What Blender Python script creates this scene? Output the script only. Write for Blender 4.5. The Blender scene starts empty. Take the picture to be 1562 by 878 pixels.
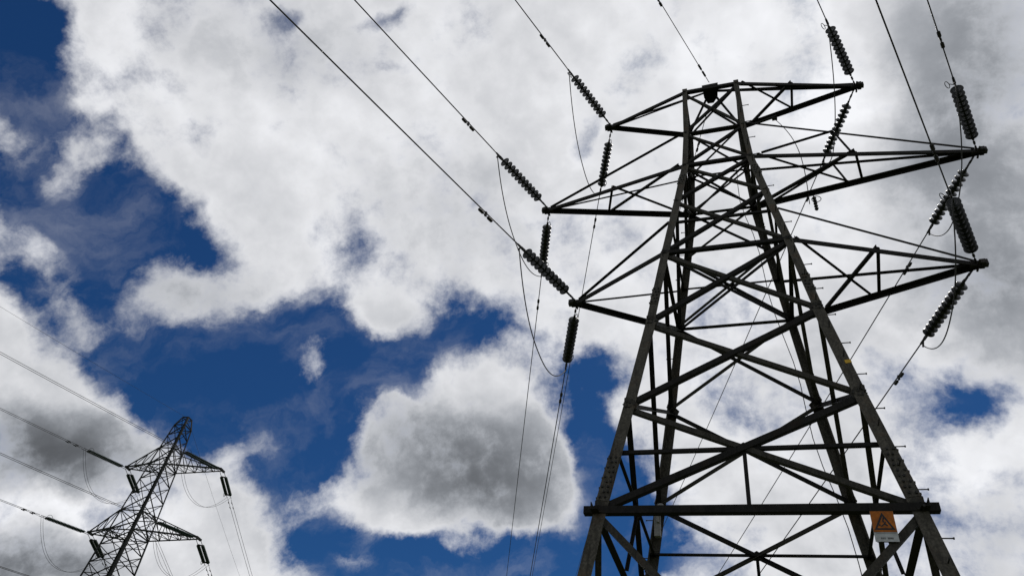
import bpy, math, random
from math import radians, sin, cos, pi, sqrt
from mathutils import Vector, Matrix

random.seed(7)
scene = bpy.context.scene
COL = scene.collection

# ------------------------------------------------------------------ camera
YAW, PITCH, ROLL = radians(-23.4016), radians(41.7766), radians(10.0730)
CAM = Vector((0.1398, -12.6151, 1.6))
fwd = Vector((sin(YAW)*cos(PITCH), cos(YAW)*cos(PITCH), sin(PITCH)))
rgt = Vector((cos(YAW), -sin(YAW), 0.0))
upv = rgt.cross(fwd)
r2 = cos(ROLL)*rgt + sin(ROLL)*upv
u2 = -sin(ROLL)*rgt + cos(ROLL)*upv
cd = bpy.data.cameras.new('camera')
cam = bpy.data.objects.new('camera', cd)
COL.objects.link(cam)
M = Matrix((r2, u2, -fwd)).transposed().to_4x4()
M.translation = CAM
cam.matrix_world = M
cd.sensor_width = 36.0
cd.lens = 36.0*1097.54/1562.0
cd.clip_start = 0.05
cd.clip_end = 20000
scene.camera = cam

# ------------------------------------------------------------------ light
SUN_AZ, SUN_EL = radians(12.0), radians(60.0)        # azimuth from +Y towards +X
sl = bpy.data.lights.new('sun', 'SUN')
sl.energy = 1.4                                      # veiled by cloud
sl.angle = radians(10)
sl.color = (1.0, 0.96, 0.9)
sun = bpy.data.objects.new('sun', sl)
COL.objects.link(sun)
sd = Vector((sin(SUN_AZ)*cos(SUN_EL), cos(SUN_AZ)*cos(SUN_EL), sin(SUN_EL)))
sun.rotation_euler = sd.to_track_quat('Z', 'Y').to_euler()
sun.location = sd*60

scene.view_settings.view_transform = 'Standard'
scene.view_settings.look = 'None'
scene.view_settings.exposure = 0.0
scene.view_settings.gamma = 1.0
scene.view_settings.use_curve_mapping = False

# ------------------------------------------------------------------ sky: blue Nishita air behind a layer of broken cumulus.
# The cloud layer is written in a sky chart fixed to the world (stereographic from the zenith), one noise field
# with holes where the blue shows and banks where the cloud is thick.
SKY_STRENGTH = 0.08
HOLES= [(-0.4451, 0.124, 0.0544, 0.0546, 0.4153, -1.3), (-0.4167, 0.1141, 0.0257, 0.0246, 0.396, -0.8), (-0.4834, 0.204, 0.0682, 0.0564, 1.088, -1.2), (-0.4324, 0.2748, 0.0683, 0.0383, 0.7213, -1.4), (-0.5018, 0.2777, 0.0826, 0.0662, 0.6883, -1.3), (-0.4769, 0.3745, 0.0987, 0.0631, 1.0179, -1.5), (-0.3821, 0.4174, 0.1166, 0.0768, 0.9978, -1.6), (-0.4279, 0.4475, 0.0935, 0.0622, 0.5951, -1.3), (-0.3225, 0.4397, 0.0672, 0.0456, 0.3312, -1.0), (-0.2214, 0.4347, 0.0782, 0.0392, 0.4657, -1.3), (-0.4317, 0.2393, 0.0419, 0.0293, 1.1177, -1.1), (-0.4326, 0.1894, 0.0284, 0.0208, 1.2348, -0.7), (-0.3029, 0.4432, 0.0621, 0.0313, 0.4561, -1.5), (-0.3379, 0.4893, 0.0232, 0.0349, 0.3346, -0.3), (-0.1274, 0.5935, 0.0356, 0.0798, -0.071, -0.9), (-0.4624, 0.1633, 0.0343, 0.0492, 0.4374, -0.8), (-0.4156, 0.1323, 0.0227, 0.0211, 0.3996, -0.5), (-0.3856, 0.4965, 0.0689, 0.0466, 0.3722, -1.2), (-0.3392, 0.6176, 0.1524, 0.0621, 0.2205, -1.7), (-0.4213, 0.5514, 0.053, 0.0644, 0.3934, -1.0), (-0.2415, 0.6387, 0.0994, 0.0526, 0.2143, -1.3), (-0.1434, 0.533, 0.0407, 0.0739, -0.0908, -1.15), (-0.151, 0.6252, 0.0544, 0.0692, 0.1402, -1.3), (-0.1252, 0.4969, 0.031, 0.0253, 0.1659, -0.9), (0.158, 0.5335, 0.0329, 0.025, -0.3742, -1.15), (-0.0108, 0.5286, 0.0531, 0.0351, -0.1142, -0.68), (-0.0979, 0.6142, 0.041, 0.074, 0.0985, -1.0), (-0.0907, 0.3119, 0.0287, 0.0137, -0.6666, -0.6), (-0.2056, 0.1875, 0.0223, 0.011, 0.2958, -0.62), (-0.2188, 0.2236, 0.0131, 0.009, 0.2977, -0.5), (-0.2696, 0.1643, 0.0194, 0.0076, 0.3256, -0.6), (-0.2901, 0.221, 0.0156, 0.0105, 1.0675, -0.35), (-0.106, 0.326, 0.0247, 0.0149, -0.3074, -0.2), (-0.0911, 0.669, 0.0654, 0.0227, 0.0717, -0.8), (0.0883, 0.2866, 0.0118, 0.0124, 0.1417, -0.3), (-0.2869, 0.3577, 0.0318, 0.0243, 0.6755, -0.5), (-0.345, 0.3866, 0.0534, 0.0306, 0.2667, -0.8), (-0.4224, 0.4813, 0.0617, 0.0348, 0.4066, -0.5), (-0.3924, 0.318, 0.0442, 0.0212, 0.5871, -0.35), (0.0289, 0.5492, 0.0307, 0.0323, 0.0211, -0.4), (-0.2542, 0.4374, 0.0394, 0.0254, 0.2801, -0.5), (-0.1378, 0.656, 0.0728, 0.0345, 0.1181, -0.8)]
PUFFS= [(0.0238, 0.3164, 0.1812, 0.1171, 0.162, 0.4), (0.1057, 0.4378, 0.1119, 0.0776, 0.0356, 0.35), (-0.1559, 0.2791, 0.1252, 0.0948, 0.2561, 0.25), (-0.3083, 0.2575, 0.0935, 0.0597, 0.8892, 0.2), (-0.4518, 0.2077, 0.0244, 0.0383, 0.6416, 1.15), (-0.4793, 0.1827, 0.0228, 0.021, 0.8801, 0.8), (-0.4317, 0.1724, 0.0199, 0.0126, 0.4182, 0.6), (-0.4996, 0.2559, 0.016, 0.0201, 0.4826, 0.3), (-0.5045, 0.2967, 0.023, 0.0657, -0.07, 1.05), (-0.4239, 0.3405, 0.0939, 0.0388, 0.1551, 0.82), (-0.3839, 0.336, 0.0402, 0.0269, 0.3919, 0.3), (-0.5564, 0.2973, 0.0374, 0.0301, 0.9501, 1.0), (-0.5799, 0.376, 0.0889, 0.0508, 1.0361, 1.4), (-0.5943, 0.4345, 0.1194, 0.0806, 0.757, 1.6), (-0.5392, 0.5016, 0.1195, 0.0647, 0.7704, 1.5), (-0.4698, 0.5694, 0.076, 0.0473, 0.7964, 1.25), (-0.2449, 0.5547, 0.09, 0.0497, 0.3773, 1.8), (-0.3083, 0.5022, 0.0556, 0.0263, 0.3072, 2.3), (-0.3159, 0.557, 0.023, 0.0153, 0.3008, -1.0), (-0.1994, 0.5876, 0.0719, 0.053, 0.6172, 1.7), (-0.305, 0.583, 0.0707, 0.0293, 0.4845, 1.6), (-0.2755, 0.6186, 0.0499, 0.0176, 0.4138, 0.6), (-0.2319, 0.476, 0.0518, 0.0183, 0.2535, 0.55), (-0.2749, 0.3903, 0.049, 0.0441, 0.4818, 0.9), (-0.3565, 0.4274, 0.028, 0.0348, 0.716, 1.0), (-0.3937, 0.5259, 0.0349, 0.0177, 0.2868, 0.75), (-0.378, 0.562, 0.036, 0.0324, 0.3532, -0.7), (-0.4301, 0.478, 0.0391, 0.0203, 0.4145, 1.0), (-0.3703, 0.6023, 0.0365, 0.0155, 0.2023, 1.15), (-0.1424, 0.4528, 0.0388, 0.0333, 0.1945, 0.5), (-0.1226, 0.5652, 0.0349, 0.0344, 0.1381, 0.3), (-0.1065, 0.5387, 0.0285, 0.034, 0.1353, 0.3)]
SHADE= [(-0.2786, 0.1892, 0.0827, 0.0492, 0.503, 0.28), (-0.2051, 0.3435, 0.0984, 0.0782, 0.442, 0.2), (0.1719, 0.3622, 0.0688, 0.178, 0.0467, 0.55), (0.134, 0.3383, 0.0571, 0.1283, 0.0853, 0.22), (0.125, 0.2795, 0.055, 0.0358, 0.1332, 0.1), (-0.5696, 0.4144, 0.0975, 0.0438, 0.6434, 1.15), (-0.6167, 0.4867, 0.0898, 0.0368, 0.5864, 1.0), (-0.5869, 0.4536, 0.084, 0.0251, 0.5607, -0.3), (-0.2469, 0.55, 0.1193, 0.0555, 0.4481, 0.95), (-0.2132, 0.5938, 0.0726, 0.0353, 0.5397, 0.15), (-0.3213, 0.4643, 0.0343, 0.0173, 0.326, 0.1), (0.0569, 0.5074, 0.0676, 0.0574, 0.0235, 0.15), (0.1908, 0.456, 0.0679, 0.0508, -0.0447, 0.3), (0.1452, 0.6268, 0.0916, 0.0458, -0.1236, 0.22), (0.076, 0.5913, 0.0395, 0.0423, -0.0424, 0.12), (0.0196, 0.2628, 0.0924, 0.0461, 0.1849, -0.16), (0.0767, 0.3237, 0.0495, 0.0353, 0.1235, -0.24), (-0.3378, 0.211, 0.1152, 0.0511, 0.3595, -0.05), (-0.0294, 0.3409, 0.057, 0.0577, 0.1683, -0.08), (0.1467, 0.576, 0.0798, 0.0354, -0.0943, -0.12), (-0.4947, 0.4028, 0.0845, 0.0321, 0.938, -0.1), (-0.5464, 0.5027, 0.064, 0.0513, 0.5168, -0.1), (-0.5172, 0.3472, 0.0484, 0.0366, 0.8922, 0.14), (-0.4302, 0.3305, 0.0778, 0.0429, 0.4265, 0.3), (-0.4623, 0.2038, 0.0365, 0.0425, 0.4451, 0.3), (-0.5061, 0.3047, 0.0277, 0.0561, -0.0691, 0.28), (-0.3712, 0.4709, 0.1126, 0.0578, 0.363, 0.15), (-0.4534, 0.5374, 0.0748, 0.0525, 0.4241, 0.12), (-0.2725, 0.4202, 0.05, 0.0505, 0.2974, 0.05)]


world = bpy.data.worlds.new('World')
scene.world = world
world.use_nodes = True
wt = world.node_tree
wt.nodes.clear()

class G:
    """tiny expression builder for shader nodes"""
    def __init__(s, t): s.t = t
    def node(s, kind, **kw):
        n = s.t.nodes.new(kind)
        for k, v in kw.items(): setattr(n, k, v)
        return n
    def put(s, sock, v):
        if isinstance(v, bpy.types.NodeSocket): s.t.links.new(v, sock)
        elif v is not None: sock.default_value = v
    def m(s, op, a, b=None, c=None, clamp=False):
        n = s.node('ShaderNodeMath', operation=op, use_clamp=clamp)
        s.put(n.inputs[0], a); s.put(n.inputs[1], b)
        if c is not None: s.put(n.inputs[2], c)
        return n.outputs[0]
    def v(s, op, a, b=None, scale=None):
        n = s.node('ShaderNodeVectorMath', operation=op)
        s.put(n.inputs[0], a); s.put(n.inputs[1], b)
        if scale is not None: s.put(n.inputs['Scale'], scale)
        return n.outputs['Value'] if op in ('LENGTH', 'DOT_PRODUCT', 'DISTANCE') else n.outputs[0]
    def noise(s, vec, scale, detail=6, rough=0.55, lac=2.0, dist=0.0, out='Fac', kind='FBM'):
        n = s.node('ShaderNodeTexNoise', noise_dimensions='3D')
        n.noise_type = kind
        s.put(n.inputs['Vector'], vec)
        n.inputs['Scale'].default_value = scale; n.inputs['Detail'].default_value = detail
        n.inputs['Roughness'].default_value = rough; n.inputs['Lacunarity'].default_value = lac
        n.inputs['Distortion'].default_value = dist
        return n.outputs[out]
    def ramp(s, x, a, b, c=0.0, d=1.0, mode='SMOOTHSTEP'):
        n = s.node('ShaderNodeMapRange', interpolation_type=mode)
        s.put(n.inputs[0], x)
        for i, q in enumerate((a, b, c, d)): s.put(n.inputs[i+1], q)
        return n.outputs[0]
    def mix(s, f, a, b):
        n = s.node('ShaderNodeMix', data_type='RGBA')
        s.put(n.inputs[0], f); s.put(n.inputs[6], a); s.put(n.inputs[7], b)
        return n.outputs[2]
    def blob(s, vec, b):
        n = s.node('ShaderNodeMapping', vector_type='TEXTURE')
        s.put(n.inputs['Vector'], vec)
        n.inputs['Location'].default_value = (b[0], b[1], 0)
        n.inputs['Rotation'].default_value = (0, 0, b[4])
        n.inputs['Scale'].default_value = (b[2]*1.25, b[3]*1.25, 1)
        q = s.node('ShaderNodeTexGradient', gradient_type='SPHERICAL')
        s.t.links.new(n.outputs[0], q.inputs[0])
        return s.ramp(q.outputs['Fac'], 0.0, 1.0, 0.0, b[5])

g = G(wt)
gen = g.node('ShaderNodeTexCoord').outputs['Generated']
sx = g.node('ShaderNodeSeparateXYZ'); wt.links.new(gen, sx.inputs[0])
dz = g.m('MAXIMUM', sx.outputs[2], -0.2)
den = g.m('ADD', dz, 1.0)
cx = g.node('ShaderNodeCombineXYZ')
g.put(cx.inputs[0], g.m('DIVIDE', sx.outputs[0], den)); g.put(cx.inputs[1], g.m('DIVIDE', sx.outputs[1], den))
S = cx.outputs[0]
warp = g.v('SUBTRACT', g.noise(S, 9.0, 6, 0.6, out='Color'), (0.5, 0.5, 0.5))
flat = g.v('MULTIPLY', warp, (1, 1, 0))
Sb = g.v('ADD', S, g.v('SCALE', flat, scale=0.075))          # blobs with ragged outlines
Sn = g.v('ADD', S, g.v('SCALE', flat, scale=0.02))
def total(vec, L, start, k=1.0):
    acc = start
    for b in L: acc = g.m('ADD', acc, g.blob(vec, b[:5]+(b[5]*k,)))
    return acc
ctr = g.v('LENGTH', g.v('SUBTRACT', S, (-0.20, 0.33, 0)))
away = g.ramp(ctr, 0.42, 0.62)                                # the rest of the sky: the same broken cloud, gaps and banks by noise
big = g.m('SUBTRACT', g.noise(S, 3.1, 2, 0.5), 0.5)
cover = total(Sb, HOLES, g.m('ADD', 0.78, g.m('MULTIPLY', away, g.m('SUBTRACT', g.m('MULTIPLY', big, 7.0), 0.35))), 1.35)
cover = g.m('MAXIMUM', cover, -1.35)
cover = total(Sb, PUFFS, cover, 1.18)
cover = g.m('MINIMUM', cover, 0.95)
f1 = g.noise(Sn, 12.0, 10, 0.62, 2.15)
f2 = g.noise(Sn, 34.0, 4, 0.6, 2.1)
d0 = g.m('ADD', g.m('MULTIPLY', g.m('SUBTRACT', f1, 0.5), 4.6), g.m('MULTIPLY', g.m('SUBTRACT', f2, 0.5), 0.85))
dens = g.m('ADD', cover, d0)
alpha = g.ramp(dens, -0.62, 0.90)
wisp = g.noise(g.v('MULTIPLY', g.v('ADD', S, g.v('SCALE', flat, scale=0.12)), (1.0, 1.5, 1.0)), 9.0, 7, 0.6)
veil = g.m('MULTIPLY', g.ramp(wisp, 0.46, 0.78), g.ramp(cover, -1.0, 0.2, 0.17, 0.85))
alpha = g.m('SUBTRACT', 1.0, g.m('MULTIPLY', g.m('SUBTRACT', 1.0, alpha), g.m('SUBTRACT', 1.0, veil)))
sunS = Vector((sd.x, sd.y, 0))/(1+sd.z)
tow = g.v('SCALE', g.v('NORMALIZE', g.v('SUBTRACT', tuple(sunS), S)), scale=0.012)
relief = g.m('SUBTRACT', g.noise(Sn, 13.0, 4, 0.5), g.noise(g.v('ADD', Sn, tow), 13.0, 4, 0.5))   # >0 where the cloud thins towards the sun
thick = g.ramp(dens, 0.3, 1.8)
shade = total(g.v('ADD', S, g.v('SCALE', flat, scale=0.10)), SHADE, 0.0)
shade = g.m('ADD', shade, g.m('MULTIPLY', thick, 0.10))
shade = g.m('MULTIPLY', shade, g.m('MULTIPLY', g.ramp(dens, 0.05, 1.3, 0.22, 1.0), g.m('ADD', 1.0, g.m('MULTIPLY', d0, 0.10))))
shade = g.m('SUBTRACT', shade, g.m('MULTIPLY', relief, 0.6))
shade = g.m('ADD', shade, g.m('MULTIPLY', g.m('SUBTRACT', g.noise(Sn, 5.0, 3, 0.5), 0.5), 0.32))
lum = g.m('MULTIPLY', g.m('EXPONENT', g.m('MULTIPLY', shade, -1.4)), 0.79)
lum = g.m('MINIMUM', g.m('MAXIMUM', lum, 0.10), 0.95)
tint = g.mix(g.ramp(lum, 0.15, 0.8), (0.90, 0.96, 1.06, 1), (0.975, 0.985, 1.02, 1))
ccol = g.v('SCALE', tint, scale=g.m('DIVIDE', lum, SKY_STRENGTH))
skyn = g.node('ShaderNodeTexSky', sky_type='NISHITA')
skyn.sun_disc = False
skyn.sun_elevation = SUN_EL
skyn.sun_rotation = SUN_AZ
skyn.air_density = 1.0; skyn.dust_density = 0.3; skyn.ozone_density = 3.0
blue = g.v('MULTIPLY', skyn.outputs[0], (0.108, 0.285, 0.50))     # polarised, deep blue between the clouds
final = g.mix(alpha, blue, ccol)
bg = g.node('ShaderNodeBackground')
g.put(bg.inputs[0], final); bg.inputs[1].default_value = SKY_STRENGTH
wo = g.node('ShaderNodeOutputWorld'); wt.links.new(bg.outputs[0], wo.inputs[0])
world.cycles.sampling_method = 'MANUAL'
world.cycles.sample_map_resolution = 512

# ------------------------------------------------------------------ materials
def new_mat(name):
    m = bpy.data.materials.new(name); m.use_nodes = True
    b = m.node_tree.nodes['Principled BSDF']
    return m, G(m.node_tree), b
def steel(name, c1, c2, rust, rough, bump=0.25):
    m, q, b = new_mat(name)
    tc = q.node('ShaderNodeTexCoord').outputs['Object']
    n1 = q.noise(tc, 3.0, 5, 0.6)
    n2 = q.noise(tc, 26.0, 5, 0.6)
    n3 = q.noise(q.v('MULTIPLY', tc, (6, 6, 1.2)), 2.2, 5, 0.65)
    c = q.mix(q.ramp(n2, 0.35, 0.7), c1, c2)
    c = q.mix(q.m('MULTIPLY', q.ramp(n1, 0.52, 0.72), 0.6), c, rust)
    c = q.mix(q.m('MULTIPLY', q.ramp(n3, 0.46, 0.7), 0.75), c, (c1[0]*0.5, c1[1]*0.5, c1[2]*0.5, 1))
    q.put(b.inputs['Base Color'], c)
    q.put(b.inputs['Roughness'], q.ramp(n2, 0.3, 0.7, rough-0.1, rough+0.15))
    b.inputs['Metallic'].default_value = 0.0
    b.inputs['Specular IOR Level'].default_value = 0.12
    bp = q.node('ShaderNodeBump'); bp.inputs['Strength'].default_value = bump; bp.inputs['Distance'].default_value = 0.004
    q.put(bp.inputs['Height'], n2); q.put(b.inputs['Normal'], bp.outputs[0])
    return m
MAT = {}
MAT['steel'] = steel('weathered_steel', (0.010, 0.010, 0.009, 1), (0.022, 0.021, 0.019, 1), (0.022, 0.015, 0.010, 1), 0.78, 0.08)
MAT['leg'] = steel('lit_galvanised_leg_steel', (0.042, 0.039, 0.031, 1), (0.092, 0.086, 0.070, 1), (0.072, 0.046, 0.026, 1), 0.7, 0.12)  # lit look of the legs, put into a lighter base colour
MAT['brace'] = steel('lighter_brace_steel', (0.028, 0.027, 0.022, 1), (0.055, 0.052, 0.043, 1), (0.045, 0.032, 0.02, 1), 0.72, 0.08)
MAT['fitting'] = steel('forged_fitting', (0.025, 0.025, 0.024, 1), (0.045, 0.045, 0.043, 1), (0.035, 0.025, 0.018, 1), 0.55)
MAT['wire'] = steel('aluminium_wire', (0.045, 0.045, 0.046, 1), (0.07, 0.07, 0.072, 1), (0.04, 0.04, 0.04, 1), 0.55, 0.1)
MAT['far'] = steel('far_tower_steel', (0.018, 0.020, 0.019, 1), (0.032, 0.034, 0.031, 1), (0.035, 0.03, 0.024, 1), 0.7)
def plain(name, col, rough, metal=0.0, var=0.25, scale=12.0, coat=0.0, spec=0.2):
    m, q, b = new_mat(name)
    n = q.noise(q.node('ShaderNodeTexCoord').outputs['Object'], scale, 5, 0.6)
    c = q.mix(q.ramp(n, 0.3, 0.7), tuple(x*(1-var) for x in col)+(1,), tuple(min(1, x*(1+var)) for x in col)+(1,))
    q.put(b.inputs['Base Color'], c)
    q.put(b.inputs['Roughness'], q.ramp(n, 0.3, 0.7, rough*0.85, min(1, rough*1.15)))
    b.inputs['Metallic'].default_value = metal
    b.inputs['Specular IOR Level'].default_value = spec
    b.inputs['Coat Weight'].default_value = coat
    return m
MAT['porcelain'] = plain('dark_glazed_porcelain', (0.010, 0.012, 0.008), 0.32, spec=0.35)
MAT['glass_green'] = plain('green_toughened_glass_insulator', (0.012, 0.028, 0.021), 0.45)
MAT['orange'] = plain('orange_sign_enamel', (0.31, 0.092, 0.006), 0.5, var=0.3)
MAT['white'] = plain('white_sign_enamel', (0.37, 0.39, 0.39), 0.55, var=0.15)
MAT['black'] = plain('black_sign_print', (0.02, 0.02, 0.02), 0.5)
MAT['yellow'] = plain('yellow_marker_paint', (0.45, 0.28, 0.02), 0.5)
MAT['box'] = plain('grey_enclosure_paint', (0.22, 0.22, 0.21), 0.6, var=0.15)
MAT['concrete'] = plain('muff_concrete', (0.32, 0.31, 0.28), 0.9, var=0.2)

# ------------------------------------------------------------------ mesh helpers
class MB:
    def __init__(s): s.v = []; s.f = []
    def add(s, vs, fs):
        o = len(s.v); s.v += [tuple(x) for x in vs]; s.f += [tuple(i+o for i in f) for f in fs]
    def mesh(s, name, smooth=False):
        m = bpy.data.meshes.new(name); m.from_pydata(s.v, [], s.f); m.update()
        if smooth: m.polygons.foreach_set('use_smooth', [True]*len(m.polygons))
        return m
    def build(s, name, mat, parent=None, smooth=False, loc=None):
        m = s.mesh(name, smooth); m.materials.append(mat)
        return link(name, m, parent, loc)
def link(name, mesh, parent=None, loc=None):
    o = bpy.data.objects.new(name, mesh); COL.objects.link(o)
    if parent: o.parent = parent
    if loc is not None: o.location = loc
    return o
def empty(name, label, cat, loc=(0, 0, 0), rotz=0.0, group=None):
    o = bpy.data.objects.new(name, None); COL.objects.link(o)
    o.location = loc; o.rotation_euler = (0, 0, rotz); o.empty_display_size = 0.3
    return tag(o, label, cat, group)
def tag(o, label, cat, group=None):
    o['label'] = label; o['category'] = cat
    if group: o['group'] = group
    return o
def frame(a, b, hint):
    z = (b-a).normalized(); x = hint - z*hint.dot(z)
    if x.length < 1e-4: x = Vector((1, 0.3, 0.2)) - z*Vector((1, 0.3, 0.2)).dot(z)
    x.normalize(); return x, z.cross(x), z
def angle(mb, a, b, w, x, y, t=None):
    """L-section bar from a to b: heel on the line a-b, flanges along x and y"""
    a = Vector(a); b = Vector(b); x = Vector(x); y = Vector(y)
    z = (b-a).normalized()
    x = (x - z*x.dot(z)).normalized(); y = (y - z*y.dot(z)); y = (y - x*y.dot(x)).normalized()
    t = t or max(0.010, w*0.10)
    pts = [(0, 0), (w, 0), (w, t), (t, t), (t, w), (0, w)]
    vs = [p + x*u + y*v for p in (a, b) for u, v in pts]
    fs = [(i, (i+1) % 6, 6+(i+1) % 6, 6+i) for i in range(6)]
    fs += [(3, 2, 1, 0), (5, 4, 3, 0), (6, 7, 8, 9), (6, 9, 10, 11)]
    if x.cross(y).dot(z) < 0: fs = [tuple(reversed(f)) for f in fs]
    mb.add(vs, fs)
def box(mb, c, x, y, z, sx, sy, sz):
    c = Vector(c); x = Vector(x).normalized()*sx/2; y = Vector(y).normalized()*sy/2; z = Vector(z).normalized()*sz/2
    vs = [c + x*i + y*j + z*k for k in (-1, 1) for j in (-1, 1) for i in (-1, 1)]
    mb.add(vs, [(0, 2, 3, 1), (4, 5, 7, 6), (0, 1, 5, 4), (2, 6, 7, 3), (0, 4, 6, 2), (1, 3, 7, 5)])
def tube(mb, pts, r, n=6, caps=True):
    pts = [Vector(p) for p in pts]; rings = []
    prev = None
    for i, p in enumerate(pts):
        d = (pts[min(i+1, len(pts)-1)] - pts[max(i-1, 0)])
        if d.length < 1e-9: d = Vector((0, 0, 1))
        d.normalize()
        h = prev if prev is not None else (Vector((0, 0, 1)) if abs(d.z) < 0.9 else Vector((1, 0, 0)))
        x = (h - d*h.dot(d)).normalized(); prev = x; y = d.cross(x)
        rr = r[i] if isinstance(r, (list, tuple)) else r
        rings.append([p + (x*cos(2*pi*k/n) + y*sin(2*pi*k/n))*rr for k in range(n)])
    vs = [v for q in rings for v in q]; fs = []
    for i in range(len(pts)-1):
        for k in range(n):
            fs.append((i*n+k, i*n+(k+1) % n, (i+1)*n+(k+1) % n, (i+1)*n+k))
    if caps: fs += [tuple(reversed(range(n))), tuple((len(pts)-1)*n+k for k in range(n))]
    mb.add(vs, fs)
def lathe(mb, prof, n=16, M=None):
    """prof: (radius, x) revolved about the X axis"""
    vs = []; fs = []
    for r, x in prof:
        for k in range(n):
            v = Vector((x, r*cos(2*pi*k/n), r*sin(2*pi*k/n))); vs.append(M @ v if M else v)
    for i in range(len(prof)-1):
        for k in range(n):
            fs.append((i*n+k, i*n+(k+1) % n, (i+1)*n+(k+1) % n, (i+1)*n+k))
    mb.add(vs, fs)
def plate(mb, pts, nrm, t):
    """flat polygon given thickness t along nrm, centred"""
    nrm = Vector(nrm).normalized()*t/2; n = len(pts); pts = [Vector(p) for p in pts]
    vs = [p-nrm for p in pts] + [p+nrm for p in pts]
    fs = [tuple(reversed(range(n))), tuple(range(n, 2*n))] + [(i, (i+1) % n, n+(i+1) % n, n+i) for i in range(n)]
    mb.add(vs, fs)

# ------------------------------------------------------------------ ground
gm, q, b = new_mat('rough_grass')
tc = q.node('ShaderNodeTexCoord').outputs['Object']
n1 = q.noise(tc, 0.05, 6, 0.6); n2 = q.noise(tc, 2.5, 8, 0.7)
c = q.mix(q.ramp(n2, 0.3, 0.7), (0.035, 0.055, 0.018, 1), (0.085, 0.105, 0.035, 1))
q.put(b.inputs['Base Color'], q.mix(q.m('MULTIPLY', q.ramp(n1, 0.4, 0.7), 0.6), c, (0.115, 0.10, 0.05, 1)))
b.inputs['Roughness'].default_value = 0.95
gb = MB()
NX = 60; E = 4000.0
for j in range(NX+1):
    for i in range(NX+1):
        u = (i/NX*2-1); v = (j/NX*2-1)
        x = math.copysign(abs(u)**3, u)*E; y = math.copysign(abs(v)**3, v)*E
        r = sqrt(x*x+y*y)
        gb.v.append((x, y, 0.0 if r < 120 else (r-120)/4000*16*(sin(x*0.0021+1)*cos(y*0.0017)+0.1)))
for j in range(NX):
    for i in range(NX):
        a = j*(NX+1)+i; gb.f.append((a, a+1, a+NX+2, a+NX+1))
go = gb.build('ground', gm, smooth=True); go['kind'] = 'structure'

# ------------------------------------------------------------------ the near tower (lattice tension tower)
LZ = [0.0, 4.20, 6.678, 8.807, 10.972, 13.174, 15.20, 16.771, 18.258, 20.265]
LH = [3.254, 2.657, 2.305, 1.962, 1.633, 1.351, 1.072, 0.868, 0.80, 0.778]
def hw(z):
    for i in range(len(LZ)-1):
        if z <= LZ[i+1]: break
    t = (z-LZ[i])/(LZ[i+1]-LZ[i]); return LH[i]+(LH[i+1]-LH[i])*t
def corner(sx, sy, z, inset=0.0):
    h = hw(z)-inset; return Vector((sx*h, sy*h, z))
tower = empty('transmission_tower', 'big dark lattice tower with six crossarms and an orange warning sign', 'pylon')

def legw(z): return 0.20 if z < 10.9 else (0.17 if z < 16.7 else 0.135)
for sx, sy in ((-1, -1), (1, -1), (-1, 1), (1, 1)):
    mb = MB()
    zs = LZ[:-1]+[20.40]
    for i in range(len(zs)-1):
        a = corner(sx, sy, zs[i]); b = corner(sx, sy, min(zs[i+1], 20.265))
        if i == len(zs)-2: b.z = 20.40
        angle(mb, a, b, legw((zs[i]+zs[i+1])/2), (-sx, 0, 0), (0, -sy, 0), 0.018)
    leg = mb.build('leg', MAT['leg'], tower)
    # splice plates with bolt heads where the leg sections join
    for z0, z1 in ((6.86, 7.72), (11.5, 12.0), (15.9, 16.3)):
        p = MB(); a = corner(sx, sy, z0, -0.008); b = corner(sx, sy, z1, -0.008)
        angle(p, a, b, legw(z0)-0.01, (-sx, 0, 0), (0, -sy, 0), 0.014)
        p.build('splice_plate', MAT['leg'], leg)
        bo = MB(); n = max(4, int((z1-z0)/0.095))
        for k in range(n):
            t = (k+0.5)/n; c0 = a+(b-a)*t
            for fx, fy in ((1, 0), (0, 1)):
                for u in ((0.045, 0.135) if k % 2 == 0 else (0.09, 0.155)):
                    u *= legw(z0)/0.2
                    ctr = c0 + Vector((-sx*u if fx else -sx*-0.012, -sy*u if fy else sy*0.012, 0))
                    if fx: ctr = c0 + Vector((-sx*u, sy*0.010, 0)); box(bo, ctr, (1, 0, 0), (0, 1, 0), (0, 0, 1), 0.03, 0.026, 0.03)
                    else: ctr = c0 + Vector((sx*0.010, -sy*u, 0)); box(bo, ctr, (1, 0, 0), (0, 1, 0), (0, 0, 1), 0.026, 0.03, 0.03)
        bb = bo.build('bolt_head', MAT['fitting'], leg); bb['kind'] = 'stuff'
    # concrete muff at the foot
    m2 = MB(); c0 = corner(sx, sy, 0.0)
    box(m2, c0+Vector((0, 0, 0.12)), (1, 0, 0), (0, 1, 0), (0, 0, 1), 0.7, 0.7, 0.30)
    m2.build('footing', MAT['concrete'], tower)

# step bolts up two opposite legs
sb = MB()
tube(sb, [(0, 0, 0), (0.15, 0, 0.0)], 0.010, 6); tube(sb, [(0.148, 0, 0), (0.165, 0, 0)], 0.018, 6)
sbm = sb.mesh('step_bolt'); sbm.materials.append(MAT['fitting'])
for sx, sy in ((1, -1), (-1, 1)):
    k = 0; z = 3.2
    while z < 19.8:
        o = link('step_bolt', sbm, tower, corner(sx, sy, z)+(Vector((0, -sy*0.07, 0)) if k % 2 == 0 else Vector((-sx*0.07, 0, 0))))
        o.rotation_euler = (0, 0, (0 if sx > 0 else pi) if k % 2 == 0 else sy*pi/2)
        z += 0.38; k += 1

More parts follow.
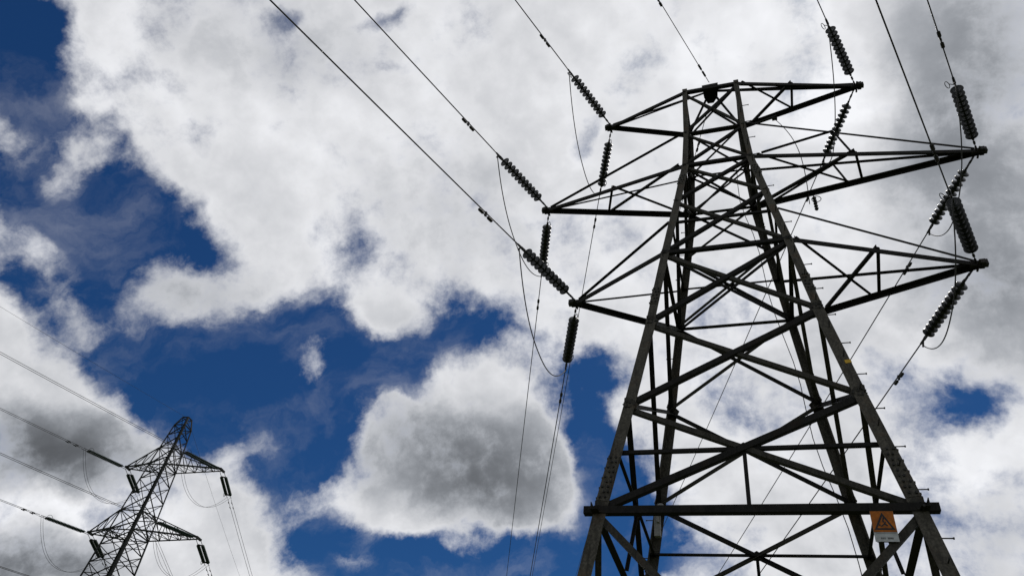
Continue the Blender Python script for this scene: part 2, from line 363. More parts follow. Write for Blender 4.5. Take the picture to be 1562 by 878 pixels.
FACES = [((-1, -1), (1, -1), (0, 1, 0)), ((1, -1), (1, 1), (-1, 0, 0)), ((1, 1), (-1, 1), (0, -1, 0)), ((-1, 1), (-1, -1), (1, 0, 0))]
gus = {}
def member(name, a, b, w, inward, flip=False, lift=0.0, mat='steel', parent=None, trim=0.0):
    inward = Vector(inward); a = Vector(a)+inward*lift; b = Vector(b)+inward*lift
    d = (b-a).normalized(); a = a+d*trim; b = b-d*trim
    side = d.cross(inward)*(-1 if flip else 1)
    off = side*(-w/2)
    m = MB(); angle(m, a+off, b+off, w, side, inward)
    return m.build(name, MAT[mat], parent or tower)
PAN = [(0.0, 4.20, .11), (6.678, 8.807, .105), (8.807, 10.972, .10), (10.972, 13.174, .095), (13.174, 15.20, .085), (15.20, 16.771, .08), (16.771, 18.258, .07), (18.258, 20.265, .07)]
for (c0, c1, inw) in FACES:
    L0, L1 = c0, c1
    for z0, z1, w in PAN:
        if z0 == 0.0: continue
        A0, A1 = corner(*L0, z0), corner(*L0, z1); B0, B1 = corner(*L1, z0), corner(*L1, z1)
        member('brace', A0, B1, w, inw, False, 0.022)
        member('brace', B0, A1, w*0.86, inw, True, 0.05, 'brace')
    # below the beam: braces run from the beam ends down to the middle of a lower strut, then to the feet
    A, B = corner(*L0, 6.678), corner(*L1, 6.678); A3, B3 = corner(*L0, 4.20), corner(*L1, 4.20); A0, B0 = corner(*L0, 0.15), corner(*L1, 0.15)
    mid = (A3+B3)/2
    member('brace', A, mid, .10, inw, False, 0.03, 'brace'); member('brace', B, mid, .10, inw, True, 0.03, 'brace')
    member('strut', A3, B3, .10, inw, False, 0.06)
    member('brace', A0, mid, .10, inw, False, 0.03); member('brace', B0, mid, .10, inw, True, 0.03)
    h1 = (A+mid)/2; h2 = (B+mid)/2
    # the heavy beam and the light strut through the X above it with its short hanger
    d = (B-A).normalized()
    member('beam', A-d*0.16, B+d*0.16, .118, inw, False, -0.02, trim=0)
    X = None
    a0, a1, b0, b1 = corner(*L0, 6.678), corner(*L0, 8.807), corner(*L1, 6.678), corner(*L1, 8.807)
    t = (b0-a0).length/((b0-a0).length+(b1-a1).length)
    xc = a0+(b1-a0)*t
    member('strut', corner(*L0, xc.z), corner(*L1, xc.z), .062, inw, False, 0.075)
    member('hanger', xc, (A+B)/2, .062, inw, False, 0.075)
    gp = MB(); plate(gp, [xc+d*0.13+Vector((0, 0, 0.02)), xc+Vector((0, 0, 0.1)), xc-d*0.13+Vector((0, 0, 0.02)), xc-d*0.07-Vector((0, 0, 0.1)), xc+d*0.07-Vector((0, 0, 0.1))], inw, 0.012)
    o = gp.build('gusset_plate', MAT['steel'], tower); o.location = Vector(inw)*0.068
    for z in (13.174, 16.771, 20.265):
        member('strut', corner(*L0, z), corner(*L1, z), .09 if z < 20 else .10, inw, False, 0.0)
    member('strut', corner(*L0, 14.32), corner(*L1, 14.32), .055, inw, False, 0.03)
    member('strut', corner(*L0, 18.258), corner(*L1, 18.258), .05, inw, False, 0.03)
    # gussets at the leg joints
    for z in (6.678, 8.807, 10.972, 13.174, 16.771, 18.258, 20.265):
        for L, s in ((L0, 1), (L1, -1)):
            p = corner(*L, z); u = d*s; h = 0.17 if z < 13 else 0.12
            g1 = MB(); plate(g1, [p+u*0.02+Vector((0, 0, -h)), p+u*h*1.25-Vector((0, 0, h*.45)), p+u*h*1.5+Vector((0, 0, h*.1)), p+u*h*.9+Vector((0, 0, h*.8)), p+u*0.02+Vector((0, 0, h))], inw, 0.012)
            o = g1.build('gusset_plate', MAT['brace' if z < 16 else 'steel'], tower); o.location = Vector(inw)*0.012
            if z < 14:
                bo = MB(); off = Vector(inw)*-0.012
                for bu, bz in ((.35, -.45), (.75, -.15), (1.15, .1), (.35, 0.0), (.7, .3), (.35, .5)):
                    box(bo, p+u*h*bu+Vector((0, 0, h*bz))+off, u, inw, (0, 0, 1), 0.03, 0.02, 0.03)
                bq = bo.build('bolt_head', MAT['fitting'], o); bq['kind'] = 'stuff'
# plan bracing inside the body
for z, w in ((20.265, .07), (16.771, .07), (13.174, .08)):
    a, b2, c2, d2 = corner(-1, -1, z), corner(1, 1, z), corner(1, -1, z), corner(-1, 1, z)
    member('plan_brace', a, b2, w, (0, 0, -1), False, 0.05); member('plan_brace', c2, d2, w*0.9, (0, 0, -1), True, 0.075)
# peak bracket for the earth wire
PK = Vector((0, -0.15, 21.10))
for sx, sy in ((-1, -1), (1, -1), (-1, 1), (1, 1)):
    member('peak_strut', corner(sx, sy, 20.265), PK, .07, (0, 0, -1), sx > 0, 0.0)
pl = MB()
plate(pl, [(-0.24, -0.34, 21.06), (0.22, -0.34, 21.08), (0.18, 0.05, 21.02), (0.05, 0.20, 20.96), (-0.12, 0.19, 20.95), (-0.21, 0.0, 21.0)], (0, 0.25, 1), 0.15)
pl.build('peak_bracket', MAT['steel'], tower)

def crossarm(zb, zt, sgn, tipx, lacing, posts, ztr=None):
    NB, FB = corner(sgn, -1, zb), corner(sgn, 1, zb)
    tip = Vector((sgn*tipx, 0, zb))
    en, ef = tip+Vector((0, -0.05, 0)), tip+Vector((0, 0.05, 0))
    arm = MB()
    wch = 0.115
    for P0, e, s in ((NB, en, -1), (FB, ef, 1)):
        dd = (e-P0).normalized(); side = dd.cross(Vector((0, 0, 1))); side = side*(1 if side.y*s < 0 else -1)
        angle(arm, P0, e+dd*0.12, wch, side, (0, 0, -1), 0.013)
    A = arm.build('crossarm', MAT['steel'], tower)
    if zt:
        NT, FT = corner(sgn, -1, zt), corner(sgn, 1, zt)
    else:
        NT = FT = PK + Vector((0, 0, -0.05))
    for P0, e in ((NT, en), (FT, ef)):
        e2 = e+Vector((-sgn*0.05, 0, 0.05)); member('tie', P0, e2, .05, (0, 0, -1), P0 is FT, 0.0, parent=A)
    # tip block: plates and hanger
    tp = MB()
    box(tp, tip+Vector((sgn*0.02, 0, -0.02)), (1, 0, 0), (0, 1, 0), (0, 0, 1), 0.30, 0.13, 0.09)
    box(tp, tip+Vector((sgn*0.10, 0, -0.02)), (1, 0, 0), (0, 1, 0), (0, 0, 1), 0.09, 0.20, 0.10)
    box(tp, tip+Vector((sgn*0.17, 0, -0.01)), (1, 0, 0), (0, 1, 0), (0, 0, 1), 0.06, 0.11, 0.14)
    tube(tp, [tip+Vector((sgn*0.02, -0.17, -0.06)), tip+Vector((sgn*0.02, 0.17, -0.06))], 0.024, 8)
    tp.build('tip_plate', MAT['fitting'], A)
    n = lambda t: NB+(en-NB)*t
    f = lambda t: FB+(ef-FB)*t
    for kind, u, v in lacing:
        if kind == 'p': member('lacing', n(u), f(v), .062, (0, 0, 1), False, 0.015, parent=A)
        if kind == 'x': member('lacing', n(u), f(v), .058, (0, 0, 1), False, 0.03, parent=A)
        if kind == 'y': member('lacing', f(u), n(v), .070, (0, 0, 1), True, 0.05, parent=A)
    if posts and zt:
        for P0, T0, e in ((NB, NT, en), (FB, FT, ef)):
            e2 = e+Vector((-sgn*0.05, 0, 0.05))
            member('lacing', P0+(e-P0)*posts, T0+(e2-T0)*(posts-0.04), .055, (0, -1 if P0 is NB else 1, 0), False, 0.01, parent=A)
            member('lacing', P0+(e-P0)*0.04, T0+(e2-T0)*(posts-0.04), .045, (0, -1 if P0 is NB else 1, 0), False, 0.03, parent=A)
    return tip
TIPS = {}
TIPS['TL'] = crossarm(20.265, None, -1, 2.989, [], 0)
TIPS['TR'] = crossarm(20.265, None, 1, 3.839, [('p', .46, .46), ('x', .03, .47), ('y', .10, .46)], 0)
TIPS['ML'] = crossarm(16.771, 18.258, -1, 4.622, [('p', .50, .57), ('x', .02, .56), ('y', .04, .50)], 0)
TIPS['MR'] = crossarm(16.771, 18.258, 1, 5.876, [('p', .47, .51), ('x', .02, .46), ('y', .02, .47)], .45)
TIPS['BL'] = crossarm(13.174, 14.32, -1, 3.565, [], 0)
TIPS['BR'] = crossarm(13.174, 14.32, 1, 4.926, [('p', .47, .50), ('x', .02, .46), ('y', .20, .47)], 0)

# warning sign under the beam
sg = MB(); SX, SY = 1.715, -2.385
box(sg, (SX, SY, 6.367), (1, 0, 0), (0, 1, 0), (0, 0, 1), 0.29, 0.006, 0.43)
sign = sg.build('warning_sign', MAT['white'], tower)
sign['label'] = 'orange danger plate with a black triangle over a white strip'
o = MB(); box(o, (SX, SY-0.005, 6.432), (1, 0, 0), (0, 1, 0), (0, 0, 1), 0.286, 0.004, 0.296); o.build('orange_panel', MAT['orange'], sign)
tri = MB(); yf = SY-0.0085
def P2(x, z): return Vector((SX+x, yf, 6.432+z))
outer = [(-0.128, -0.118), (0.128, -0.118), (0.0, 0.130)]; inner = [(-0.088, -0.094), (0.088, -0.094), (0.0, 0.076)]
tri.add([P2(*p) for p in outer]+[P2(*p) for p in inner], [(0, 1, 4, 3), (1, 2, 5, 4), (2, 0, 3, 5)])
tri.add([P2(*p) for p in ((0.004, 0.062), (0.020, 0.048), (0.004, 0.012), (0.018, 0.010), (-0.010, -0.030), (-0.004, -0.002), (-0.018, 0.0))], [(0, 6, 5, 4, 3, 2, 1)])     # bolt
tri.add([P2(*p) for p in ((-0.046, -0.066), (-0.030, -0.076), (0.004, -0.048), (0.040, -0.070), (0.052, -0.058), (0.022, -0.028), (0.034, -0.006), (0.020, 0.002), (0.000, -0.030))], [tuple(range(9))])  # falling figure
tri.add([P2(-0.052+0.013*cos(k*pi/4), -0.050+0.013*sin(k*pi/4)) for k in range(8)], [tuple(range(8))])
tri.build('warning_symbol', MAT['black'], sign)
tx = MB()
def bar(x0, x1, z0, z1): tx.add([Vector((x, SY-0.0045, z)) for x, z in ((SX+x0, z0), (SX+x1, z0), (SX+x1, z1), (SX+x0, z1))], [(0, 1, 2, 3)])
for x0 in (-0.070, -0.050, -0.030, 0.012, 0.030, 0.048, 0.066):       # worn, illegible line of lettering
    bar(x0, x0+0.005, 6.185, 6.212); bar(x0+0.009, x0+0.013, 6.185, 6.212); bar(x0+0.005, x0+0.009, 6.196, 6.201)
bar(-0.12, 0.12, 6.262, 6.266)
tx.build('lettering', MAT['black'], sign)
for x in (-0.125, 0.125):
    st = MB(); box(st, (SX+x, SY+0.012, 6.45), (1, 0, 0), (0, 1, 0), (0, 0, 1), 0.022, 0.016, 0.50); st.build('strap', MAT['steel'], sign)
# frame rails of the sign
st = MB(); box(st, (SX, SY+0.012, 6.585), (1, 0, 0), (0, 1, 0), (0, 0, 1), 0.25, 0.014, 0.02); box(st, (SX, SY+0.012, 6.16), (1, 0, 0), (0, 1, 0), (0, 0, 1), 0.25, 0.014, 0.02)
st.build('rail', MAT['steel'], sign)

# yellow band on the near right leg, grey box and conduit on the far left leg
yb = MB(); c0 = corner(1, -1, 9.54); zz = (corner(1, -1, 9.6)-corner(1, -1, 9.48))
angle(yb, corner(1, -1, 9.50, -0.006)+Vector((0, 0, 0)), corner(1, -1, 9.575, -0.006), 0.10, (-1, 0, 0), (0, 1, 0), 0.012)
yb.build('marker_band', MAT['yellow'], tower)
bx = MB(); c0 = corner(-1, 1, 8.45)
box(bx, c0+Vector((0.10, -0.17, 0)), (1, 0, 0), (0, 1, 0), (0, -0.15, 1), 0.13, 0.10, 0.62)
box(bx, c0+Vector((0.12, -0.24, 0.10)), (1, 0, 0), (0, 1, 0), (0, 0, 1), 0.05, 0.08, 0.3)
jb = bx.build('cable_box', MAT['box'], tower)
cn = MB(); lathe(cn, [(0.0, 0.0), (0.075, 0.0), (0.085, 0.03), (0.085, 0.14), (0.06, 0.17), (0.0, 0.17)], 12, Matrix.Translation(c0+Vector((0.16, -0.2, 0.36))) @ Matrix.Rotation(pi/2, 4, 'Y'))
cn.build('cable_joint', MAT['box'], jb, True)
cc = MB(); pts = []
for k in range(30):
    z = 0.3+k*0.62; p = corner(1, 1, min(z, 10.8)) if z < 10.8 else corner(1, 1, z)
    pts.append(p+Vector((-0.34, -0.05, 0)) + Vector((0.05*sin(k*1.1), 0.03*sin(k*1.7), 0)))
tube(cc, pts, 0.009, 6); cc.build('conduit', MAT['wire'], tower)

# ------------------------------------------------------------------ insulator strings and wires of the near tower
N_AZ, N_S, N_L = radians(-160.21), -0.0717, 2.397
F_AZ, F_S, F_L = radians(-19.40), -0.059, 2.526
def along(p, az, s, L, d, k=0.0005):
    return Vector((p[0]+sin(az)*d, p[1]+cos(az)*d, p[2]+s*d+k*max(0.0, d-L)**2))
# disc: cap and flared shed with ribs below
dm = MB(); lathe(dm, [(0.0, 0.0), (0.042, 0.0), (0.048, 0.012), (0.046, 0.045), (0.075, 0.058), (0.120, 0.078), (0.135, 0.092), (0.132, 0.100), (0.120, 0.096), (0.112, 0.108), (0.100, 0.096), (0.085, 0.108), (0.070, 0.095), (0.03, 0.1), (0.018, 0.105), (0.018, 0.15)], 18)
DISC = dm.mesh('insulator_disc', True); DISC.materials.append(MAT['porcelain'])
def horn(kind):
    m = MB()
    if kind == 'ring':
        pts = [(0.10*cos(a)-0.02, 0.0+0.0, 0.20+0.055*sin(a)) for a in [2*pi*k/16 for k in range(17)]]
        tube(m, pts, 0.008, 6); tube(m, [(0.03, 0, 0.0), (0.02, 0, 0.15)], 0.009, 6)
    else:
        tube(m, [(0, 0, 0.0), (0.02, 0.02, 0.13), (0.16, 0.03, 0.20), (0.42, 0.03, 0.21)], 0.009, 6)
    return m
def ins_string(tip, az, s, length, n, first, label, group, wide):
    e = empty('insulator_string', label, 'insulator', tip, 0, group)
    direc = Vector((sin(az), cos(az), s)); L = length*direc.length; direc.normalize()
    e.rotation_mode = 'QUATERNION'; e.rotation_quaternion = direc.to_track_quat('X', 'Z')
    m = MB()   # shackles and links on the tower side
    tube(m, [(0.0, 0, -0.05), (0.10, 0, -0.01), (0.17, 0, 0)], 0.022, 8)
    for k in range(4):
        x = 0.17+k*(first-0.17)/4; box(m, (x+0.05, 0, 0), (1, 0, 0), (0, 1, 0), (0, 0, 1), 0.095, 0.05 if k % 2 else 0.018, 0.018 if k % 2 else 0.06)
    tube(m, [(0.15, 0, 0), (first+0.02, 0, 0)], 0.013, 6)
    m.build('shackle', MAT['fitting'], e)
    sp = 0.150
    for k in range(n):
        o = link('insulator_disc', DISC, e, (first+k*sp, 0, 0)); o.scale = (1, wide, wide)
    xe = first+n*sp
    m = MB(); tube(m, [(xe-0.03, 0, 0), (xe+0.06, 0, 0)], 0.024, 8)
    box(m, (xe+0.10, 0, 0), (1, 0, 0), (0, 1, 0), (0, 0, 1), 0.14, 0.03, 0.075)
    tube(m, [(xe+0.14, 0, 0), (L+0.02, 0, 0)], [0.030, 0.024], 8)
    tube(m, [(L-0.10, 0, 0), (L-0.06, 0, -0.07), (L-0.02, 0, -0.13)], 0.022, 8)
    m.build('tension_clamp', MAT['fitting'], e)
    h = horn('ring').build('arcing_ring', MAT['fitting'], e, True, (xe+0.06, 0, 0)); h.rotation_euler = (0.7, 0, 0)
    h = horn('rod').build('arcing_horn', MAT['fitting'], e, True, (first-0.05, 0, 0)); h.rotation_euler = (0.6, 0, 0)
    return e
def damper(parent, p, d, L=0.42):
    """Stockbridge damper clamped under a wire at p, running along d"""
    d = d.normalized(); m = MB(); dn = Vector((0, 0, -0.075))
    box(m, p+dn*0.5, d, d.cross(Vector((0, 0, 1))), (0, 0, 1), 0.05, 0.04, 0.12)
    tube(m, [p+dn-d*L/2, p+dn+Vector((0, 0, -0.01)), p+dn+d*L/2], 0.008, 6)
    for s in (-1, 1): tube(m, [p+dn+d*s*L*0.16, p+dn+d*s*L*0.22, p+dn+d*s*L*0.5, p+dn+d*s*L*0.54], [0.020, 0.036, 0.036, 0.022], 8)
    m.build('vibration_damper', MAT['fitting'], parent)
WHERE = {'TL': 'upper left', 'ML': 'middle left', 'BL': 'lower left', 'TR': 'upper right', 'MR': 'middle right', 'BR': 'lower right'}
def wire(name, label, cat, pts, r, group, n=6, mat='wire'):
    m = MB(); o0 = Vector(pts[0]); tube(m, [Vector(p)-o0 for p in pts], r, n)
    o = m.build(name, MAT[mat], None, True, o0); return tag(o, label, cat, group)
def smoothstep_d(a, b, n):
    return [a+(b-a)*(i/n)**1.6 for i in range(n+1)]
SAG = {'TL': 1.5, 'ML': 1.1, 'BL': 1.32, 'TR': 1.65, 'MR': 1.5, 'BR': 1.2}
for k, tip in TIPS.items():
    w = WHERE[k]
    ins_string(tip, N_AZ, N_S, N_L, 11, 0.46, f'insulator string rising towards the viewer from the {w} crossarm of the big tower', 'insulator strings of the big tower', 1.0)
    ins_string(tip, F_AZ, F_S, F_L, 11, 0.56, f'insulator string running away behind the {w} crossarm of the big tower', 'insulator strings of the big tower', 1.0)
    for az, s, L, far, dd, txt, en in ((N_AZ, N_S, N_L, 110, 3.56, 'rising out of frame from', 'near'), (F_AZ, F_S, F_L, 170, 3.75, 'dropping away behind', 'far')):
        ds = smoothstep_d(L, far, 46)
        pts = [along(tip, az, s, L, d) for d in ds]
        o = wire('conductor', f'power line {txt} the {w} crossarm of the big tower', 'power line', pts, 0.0145, 'conductors of the big tower')
        o0 = Vector(pts[0]); p = along(tip, az, s, L, dd)-o0; d = along(tip, az, s, L, dd+.1)-along(tip, az, s, L, dd-.1)
        damper(o, p, d, 0.42)
    a = along(tip, N_AZ, N_S, N_L, N_L-0.06)+Vector((0, 0, -0.12)); b = along(tip, F_AZ, F_S, F_L, F_L-0.06)+Vector((0, 0, -0.12))
    pts = []
    for i in range(33):
        u = i/32; p = a+(b-a)*u; p.z -= (SAG[k]-0.12)*(1-abs(2*u-1)**2.3)
        pts.append(p)
    wire('jumper_cable', f'slack cable loop hanging below the {w} crossarm tip of the big tower', 'cable', pts, 0.013, 'jumper loops of the big tower')
# earth wire over the peak
ptn = [along((-0.02, -0.42, 21.08), N_AZ, N_S*1.0, 0, d) for d in smoothstep_d(0, 110, 40)]
o = wire('earth_wire', 'thin earth wire rising from the flat top of the big tower', 'power line', ptn, 0.011, 'earth wires of the big tower')
o0 = Vector(ptn[0]); dirn = Vector((sin(N_AZ), cos(N_AZ), N_S))
for dd in (0.35, 0.62): 
    m = MB(); tube(m, [dirn*(dd-0.09), dirn*(dd+0.09)], 0.03, 8); m.build('wire_grip', MAT['fitting'], o)
damper(o, dirn*3.15, dirn, 0.36)
ptf = [along((-0.1, 0.30, 20.95), F_AZ, F_S, 0, d) for d in smoothstep_d(0, 170, 40)]
o = wire('earth_wire', 'faint earth wire running away behind the body of the big tower to its left', 'power line', ptf, 0.011, 'earth wires of the big tower')
dirn = Vector((sin(F_AZ), cos(F_AZ), F_S)); damper(o, dirn*1.4, dirn, 0.36)
# down cable from the upper right crossarm with its small clamp under the middle arm
TRF = corner(1, 1, 20.265); q0 = TRF+(TIPS['TR']-TRF)*0.29+Vector((0, 0, -0.12))
MRF = corner(1, 1, 16.771); q1 = MRF+(TIPS['MR']-MRF)*0.275+Vector((0, 0, -0.10))
br = MB(); box(br, q0+Vector((-0.22, 0.02, 0.02)), TIPS['TR']-TRF, (0, 1, 0), (0, 0, 1), 0.62, 0.05, 0.06); box(br, q0+Vector((0.02, 0, 0.0)), (1, 0, 0), (0, 1, 0), (0, 0, 1), 0.14, 0.09, 0.12)
br.build('cable_bracket', MAT['fitting'], tower)
pts = []
for i in range(25):
    u = i/24; p = q0+(q1+Vector((-0.12, 0, -0.32))-q0)*u
    p += Vector((0.42, 0, 0.0))*sin(pi*u)*0.55 + Vector((0.0, 0, 0.38))*sin(pi*u)
    pts.append(p)
wire('down_cable', 'thin cable curving down from the upper right crossarm root to the crossarm below', 'cable', pts, 0.011, None)
e = empty('hanging_clamp', 'small dark clamp with a ring hanging under the middle right crossarm', 'clamp', q1)
m = MB(); tube(m, [(0, 0, 0.06), (0.01, 0, -0.12)], 0.014, 6)
for z in (-0.1, -0.2, -0.3, -0.4, -0.5): tube(m, [(0.01, 0, z), (0.015, 0, z-0.035), (0.015, 0, z-0.07)], [0.03, 0.052, 0.036], 10)
m.build('clamp_body', MAT['fitting'], e)
m = MB(); tube(m, [(0.06+0.11*cos(t), 0.0, -0.17+0.11*sin(t)) for t in [2*pi*i/20 for i in range(21)]], 0.010, 6); m.build('ring', MAT['fitting'], e)

# ------------------------------------------------------------------ the second tower, further off to the left
T2O = Vector((-67.869, 49.489, 0.0)); PSI = 0.0882
far_tower = empty('transmission_tower', 'small distant lattice tower leaning in the lower left corner', 'pylon', T2O, PSI)
Z2 = [0.0, 7.0, 15.0, 21.3, 29.646, 37.94, 43.7, 45.0]
H2 = [4.3, 3.3, 2.42, 2.0, 1.608, 1.193, 0.80, 0.46]
def hw2(z):
    for i in range(len(Z2)-1):
        if z <= Z2[i+1]: break
    t = (z-Z2[i])/(Z2[i+1]-Z2[i]); return H2[i]+(H2[i+1]-H2[i])*t
def c2(sx, sy, z): h = hw2(z); return Vector((sx*h, sy*h, z))
for sx, sy in ((-1, -1), (1, -1), (-1, 1), (1, 1)):
    mb = MB()
    for i in range(len(Z2)-1): angle(mb, c2(sx, sy, Z2[i]), c2(sx, sy, Z2[i+1]), 0.24 if Z2[i] < 29 else 0.18, (-sx, 0, 0), (0, -sy, 0), 0.03)
    mb.build('leg', MAT['far'], far_tower)
lv = [0.0, 4.0, 7.0, 11.0, 15.0, 18.2, 21.3, 23.6, 25.8, 27.8, 29.646, 31.976, 34.0, 36.0, 37.94, 40.27, 42.1, 43.7]
for (L0, L1, inw) in FACES:
    for i in range(len(lv)-1):
        z0, z1 = lv[i], lv[i+1]; w = 0.10
        A0, A1, B0, B1 = c2(*L0, z0), c2(*L0, z1), c2(*L1, z0), c2(*L1, z1)
        member('brace', A0, B1, w, inw, False, 0.03, 'far', far_tower); member('brace', B0, A1, w*0.9, inw, True, 0.06, 'far', far_tower)
        if z0 < 29.0:     # redundant bars splitting the larger panels
            X = (A0+B1+B0+A1)/4; member('redundant_bar', (A0+A1)/2, X, 0.07, inw, False, 0.08, 'far', far_tower); member('redundant_bar', (B0+B1)/2, X, 0.07, inw, False, 0.08, 'far', far_tower)
        if z0 in (21.3, 29.646, 31.976, 37.94, 40.27) or z1 == 43.7: member('strut', A0 if z1 != 43.7 else A1, B0 if z1 != 43.7 else B1, 0.11, inw, False, 0.02, 'far', far_tower)
    member('strut', c2(*L0, 45.0), c2(*L1, 45.0), 0.12, inw, False, 0.0, 'far', far_tower)
    member('brace', c2(*L0, 43.7), c2(*L1, 45.0), 0.08, inw, False, 0.03, 'far', far_tower)
for z in (21.3, 29.646, 37.94):
    member('plan_brace', c2(-1, -1, z), c2(1, 1, z), 0.09, (0, 0, -1), False, 0.1, 'far', far_tower); member('plan_brace', c2(1, -1, z), c2(-1, 1, z), 0.09, (0, 0, -1), False, 0.13, 'far', far_tower)
T2 = {}
ARMS2 = {'top_left': (37.94, 40.27, -1, 4.93), 'top_right': (37.94, 40.27, 1, 8.25), 'middle_left': (29.646, 31.976, -1, 5.24), 'middle_right': (29.646, 31.976, 1, 9.07), 'bottom_left': (21.3, 23.6, -1, 5.0), 'bottom_right': (21.3, 23.6, 1, 8.6)}
for key, (zb, zt, s, a) in ARMS2.items():
    tip = Vector((s*a, 0, zb)); en = tip+Vector((0, -0.3, 0)); ef = tip+Vector((0, 0.3, 0))
    NB, FB, NT, FT = c2(s, -1, zb), c2(s, 1, zb), c2(s, -1, zt), c2(s, 1, zt)
    mb = MB(); angle(mb, NB, en, 0.15, (0, 1, 0), (0, 0, 1), 0.025); angle(mb, FB, ef, 0.15, (0, -1, 0), (0, 0, 1), 0.025)
    box(mb, tip, (1, 0, 0), (0, 1, 0), (0, 0, 1), 0.22, 0.95, 0.22)
    A = mb.build('crossarm', MAT['far'], far_tower)
    nn = 5 if s > 0 else 3
    e1, e2 = en+Vector((0, 0, 0.12)), ef+Vector((0, 0, 0.12))
    for P0, e in ((NT, e1), (FT, e2)): member('tie', P0, e, 0.11, (0, 0, -1), False, 0.0, 'far', A)
    at = lambda p, e, t: p+(e-p)*t
    for i in range(1, nn):
        t = i/nn; t0 = (i-1)/nn
        member('lacing', at(NB, en, t), at(FB, ef, t), 0.07, (0, 0, 1), False, 0.03, 'far', A)
        member('lacing', at(NB, en, t0), at(FB, ef, t), 0.07, (0, 0, 1), False, 0.06, 'far', A)
        member('lacing', at(FB, ef, t0), at(NB, en, t), 0.07, (0, 0, 1), False, 0.09, 'far', A)
        for p0, pt, e, f_ in ((NB, NT, en, e1), (FB, FT, ef, e2)):
            member('lacing', at(p0, e, t), at(pt, f_, t), 0.065, (0, 1, 0), False, 0.0, 'far', A)
            member('lacing', at(p0, e, t), at(pt, f_, t0), 0.065, (0, 1, 0), False, 0.02, 'far', A)
    cs, sn = cos(PSI), sin(PSI)
    T2[key] = Vector((T2O.x+cs*tip.x, T2O.y+sn*tip.x, zb-0.1))
N2_AZ, N2_S = radians(-168.2), -0.1005
F2_AZ, F2_S = radians(-20.25), -0.172
def ribbed(L, n, r=0.135):
    m = MB(); prof = [(0.0, 0.0), (0.03, 0.0)]
    for k in range(n):
        x = L*k/n; p = L/n
        prof += [(0.05, x+p*0.1), (r, x+p*0.45), (r, x+p*0.6), (0.05, x+p*0.75)]
    prof += [(0.03, L), (0.0, L)]
    lathe(m, prof, 12); return m
RIBL = ribbed(4.5, 27, 0.135).mesh('insulator_rod', True); RIBL.materials.append(MAT['glass_green'])
RIB = ribbed(3.5, 20, 0.19).mesh('insulator_rod', True); RIB.materials.append(MAT['glass_green'])
def twin_string(tip, az, s, L, label, x0=1.2, rod=None, x1=4.7):
    rod = rod or RIB
    e = empty('insulator_string', label, 'insulator', tip, 0, 'twin insulator strings of the distant tower')
    d = Vector((sin(az), cos(az), s)).normalized(); e.rotation_mode = 'QUATERNION'; e.rotation_quaternion = d.to_track_quat('X', 'Z')
    m = MB()
    for y in (-0.26, 0.26):
        lk = MB(); tube(lk, [(0, y, 0), (x0, y, 0)], 0.03, 6); lk.build('link_rod', MAT['fitting'], e)
        tube(m, [(x1-0.1, y, 0), (L-0.1, y*0.9, 0)], 0.03, 6)
        link('insulator_rod', rod, e, (x0, y, 0))
    yk = MB(); box(yk, (x0-0.05, 0, 0), (1, 0, 0), (0, 1, 0), (0, 0, 1), 0.12, 0.62, 0.10); yk.build('yoke', MAT['fitting'], e)
    box(m, (x1-0.02, 0, 0), (1, 0, 0), (0, 1, 0), (0, 0, 1), 0.14, 0.62, 0.12)
    m.build('yoke', MAT['fitting'], e)
    m = MB(); tube(m, [(x1-0.08+0.30*cos(t), 0.45+0.0*t, 0.30*sin(t)) for t in [2*pi*i/14 for i in range(15)]], 0.022, 6); tube(m, [(x1-0.04, 0.25, 0), (x1-0.08, 0.45, -0.3)], 0.02, 6)
    m.build('arcing_ring', MAT['fitting'], e, True)
    return e
NICE = {'top_left': 'upper left', 'top_right': 'upper right', 'middle_left': 'lower left', 'middle_right': 'lower right', 'bottom_left': 'bottom left', 'bottom_right': 'bottom right'}
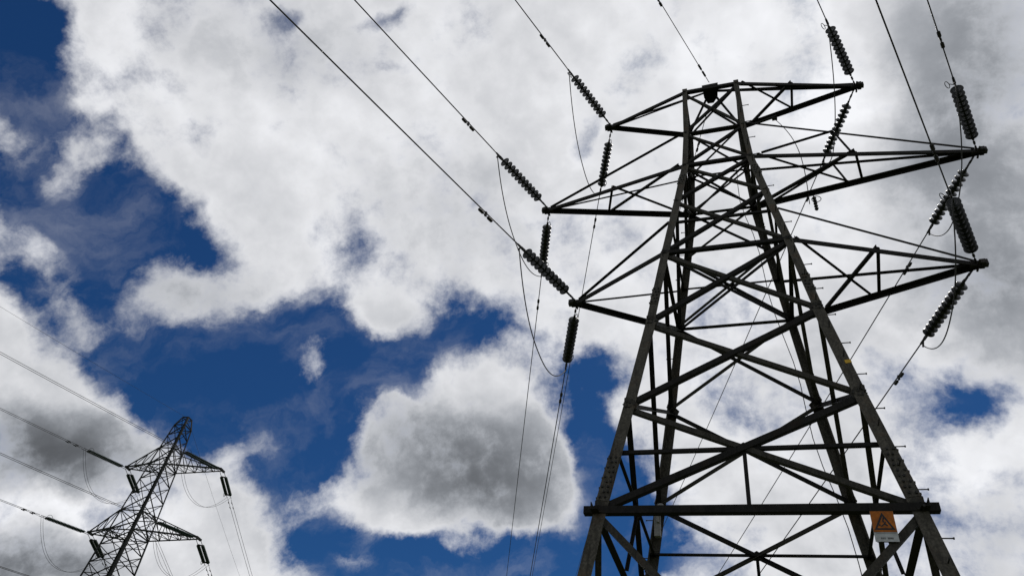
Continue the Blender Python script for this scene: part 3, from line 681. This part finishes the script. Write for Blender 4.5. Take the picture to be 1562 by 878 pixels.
for key, tip in T2.items():
    nm = NICE[key]
    ends = []
    for az, s, L, far, d1, d2 in ((N2_AZ, N2_S, 6.3, 125, 'towards the viewer', 'coming from the left to'), (F2_AZ, F2_S, 5.5, 200, 'down and away', 'falling away behind')):
        dd = Vector((sin(az), cos(az), 0)); side = Vector((dd.y, -dd.x, 0))
        if key in ('bottom_left', 'bottom_right') and far > 150:
            pass
        twin_string(tip, az, s, L, f'twin insulator strings pulled {d1} from the {nm} arm of the distant tower', *((0.9, RIBL, 5.4) if far == 125 else (1.2, RIB, 4.7)))
        m = MB(); k = 0.0004; ofs = along(tip, az, s, 0, L, k)
        for sgn in (-1, 1):
            pts = [along(tip, az, s, 0, d, k)+side*sgn*0.20-ofs for d in smoothstep_d(L, far, 36)]
            tube(m, pts, 0.023, 5)
        o = m.build('conductor_pair', MAT['wire'], None, True, ofs); tag(o, f'twin power lines {d2} the {nm} arm of the distant tower', 'power line', 'conductor pairs of the distant tower')
        for dmp in (L+0.7, L+1.7):
            m = MB(); p = along(tip, az, s, 0, dmp, k)-ofs
            for sgn in (-1, 1): tube(m, [p+side*sgn*0.2-dd*0.2-Vector((0, 0, .06)), p+side*sgn*0.2+dd*0.2-Vector((0, 0, .06))], 0.045, 6)
            m.build('vibration_damper', MAT['fitting'], o)
        ends.append((along(tip, az, s, 0, L-0.4, k), side))
    (a, sa), (b, sb_) = ends
    m = MB(); sag = 3.4
    for sgn in (-1, 1):
        pts = []
        for i in range(25):
            u = i/24; p = a+(b-a)*u + (sa*(1-u)-sb_*u)*sgn*0.2; p.z -= sag*(1-abs(2*u-1)**2.2); pts.append(p-a)
        tube(m, pts, 0.017, 5)
    o = m.build('jumper_cable', MAT['wire'], None, True, a); tag(o, f'double cable loop hanging under the {nm} arm of the distant tower', 'cable', 'jumper loops of the distant tower')
pk = T2O+Vector((0, 0, 45.1))
for az, s, far, txt in ((N2_AZ, -0.085, 125, 'from the left edge to the top of the distant tower'), (F2_AZ, F2_S*0.9, 200, 'falling away behind the top of the distant tower')):
    wire('earth_wire', 'single thin earth wire '+txt, 'power line', [along(pk, az, s, 0, d, 0.0004) for d in smoothstep_d(0, far, 36)], 0.014, 'earth wires of the distant tower', 5)
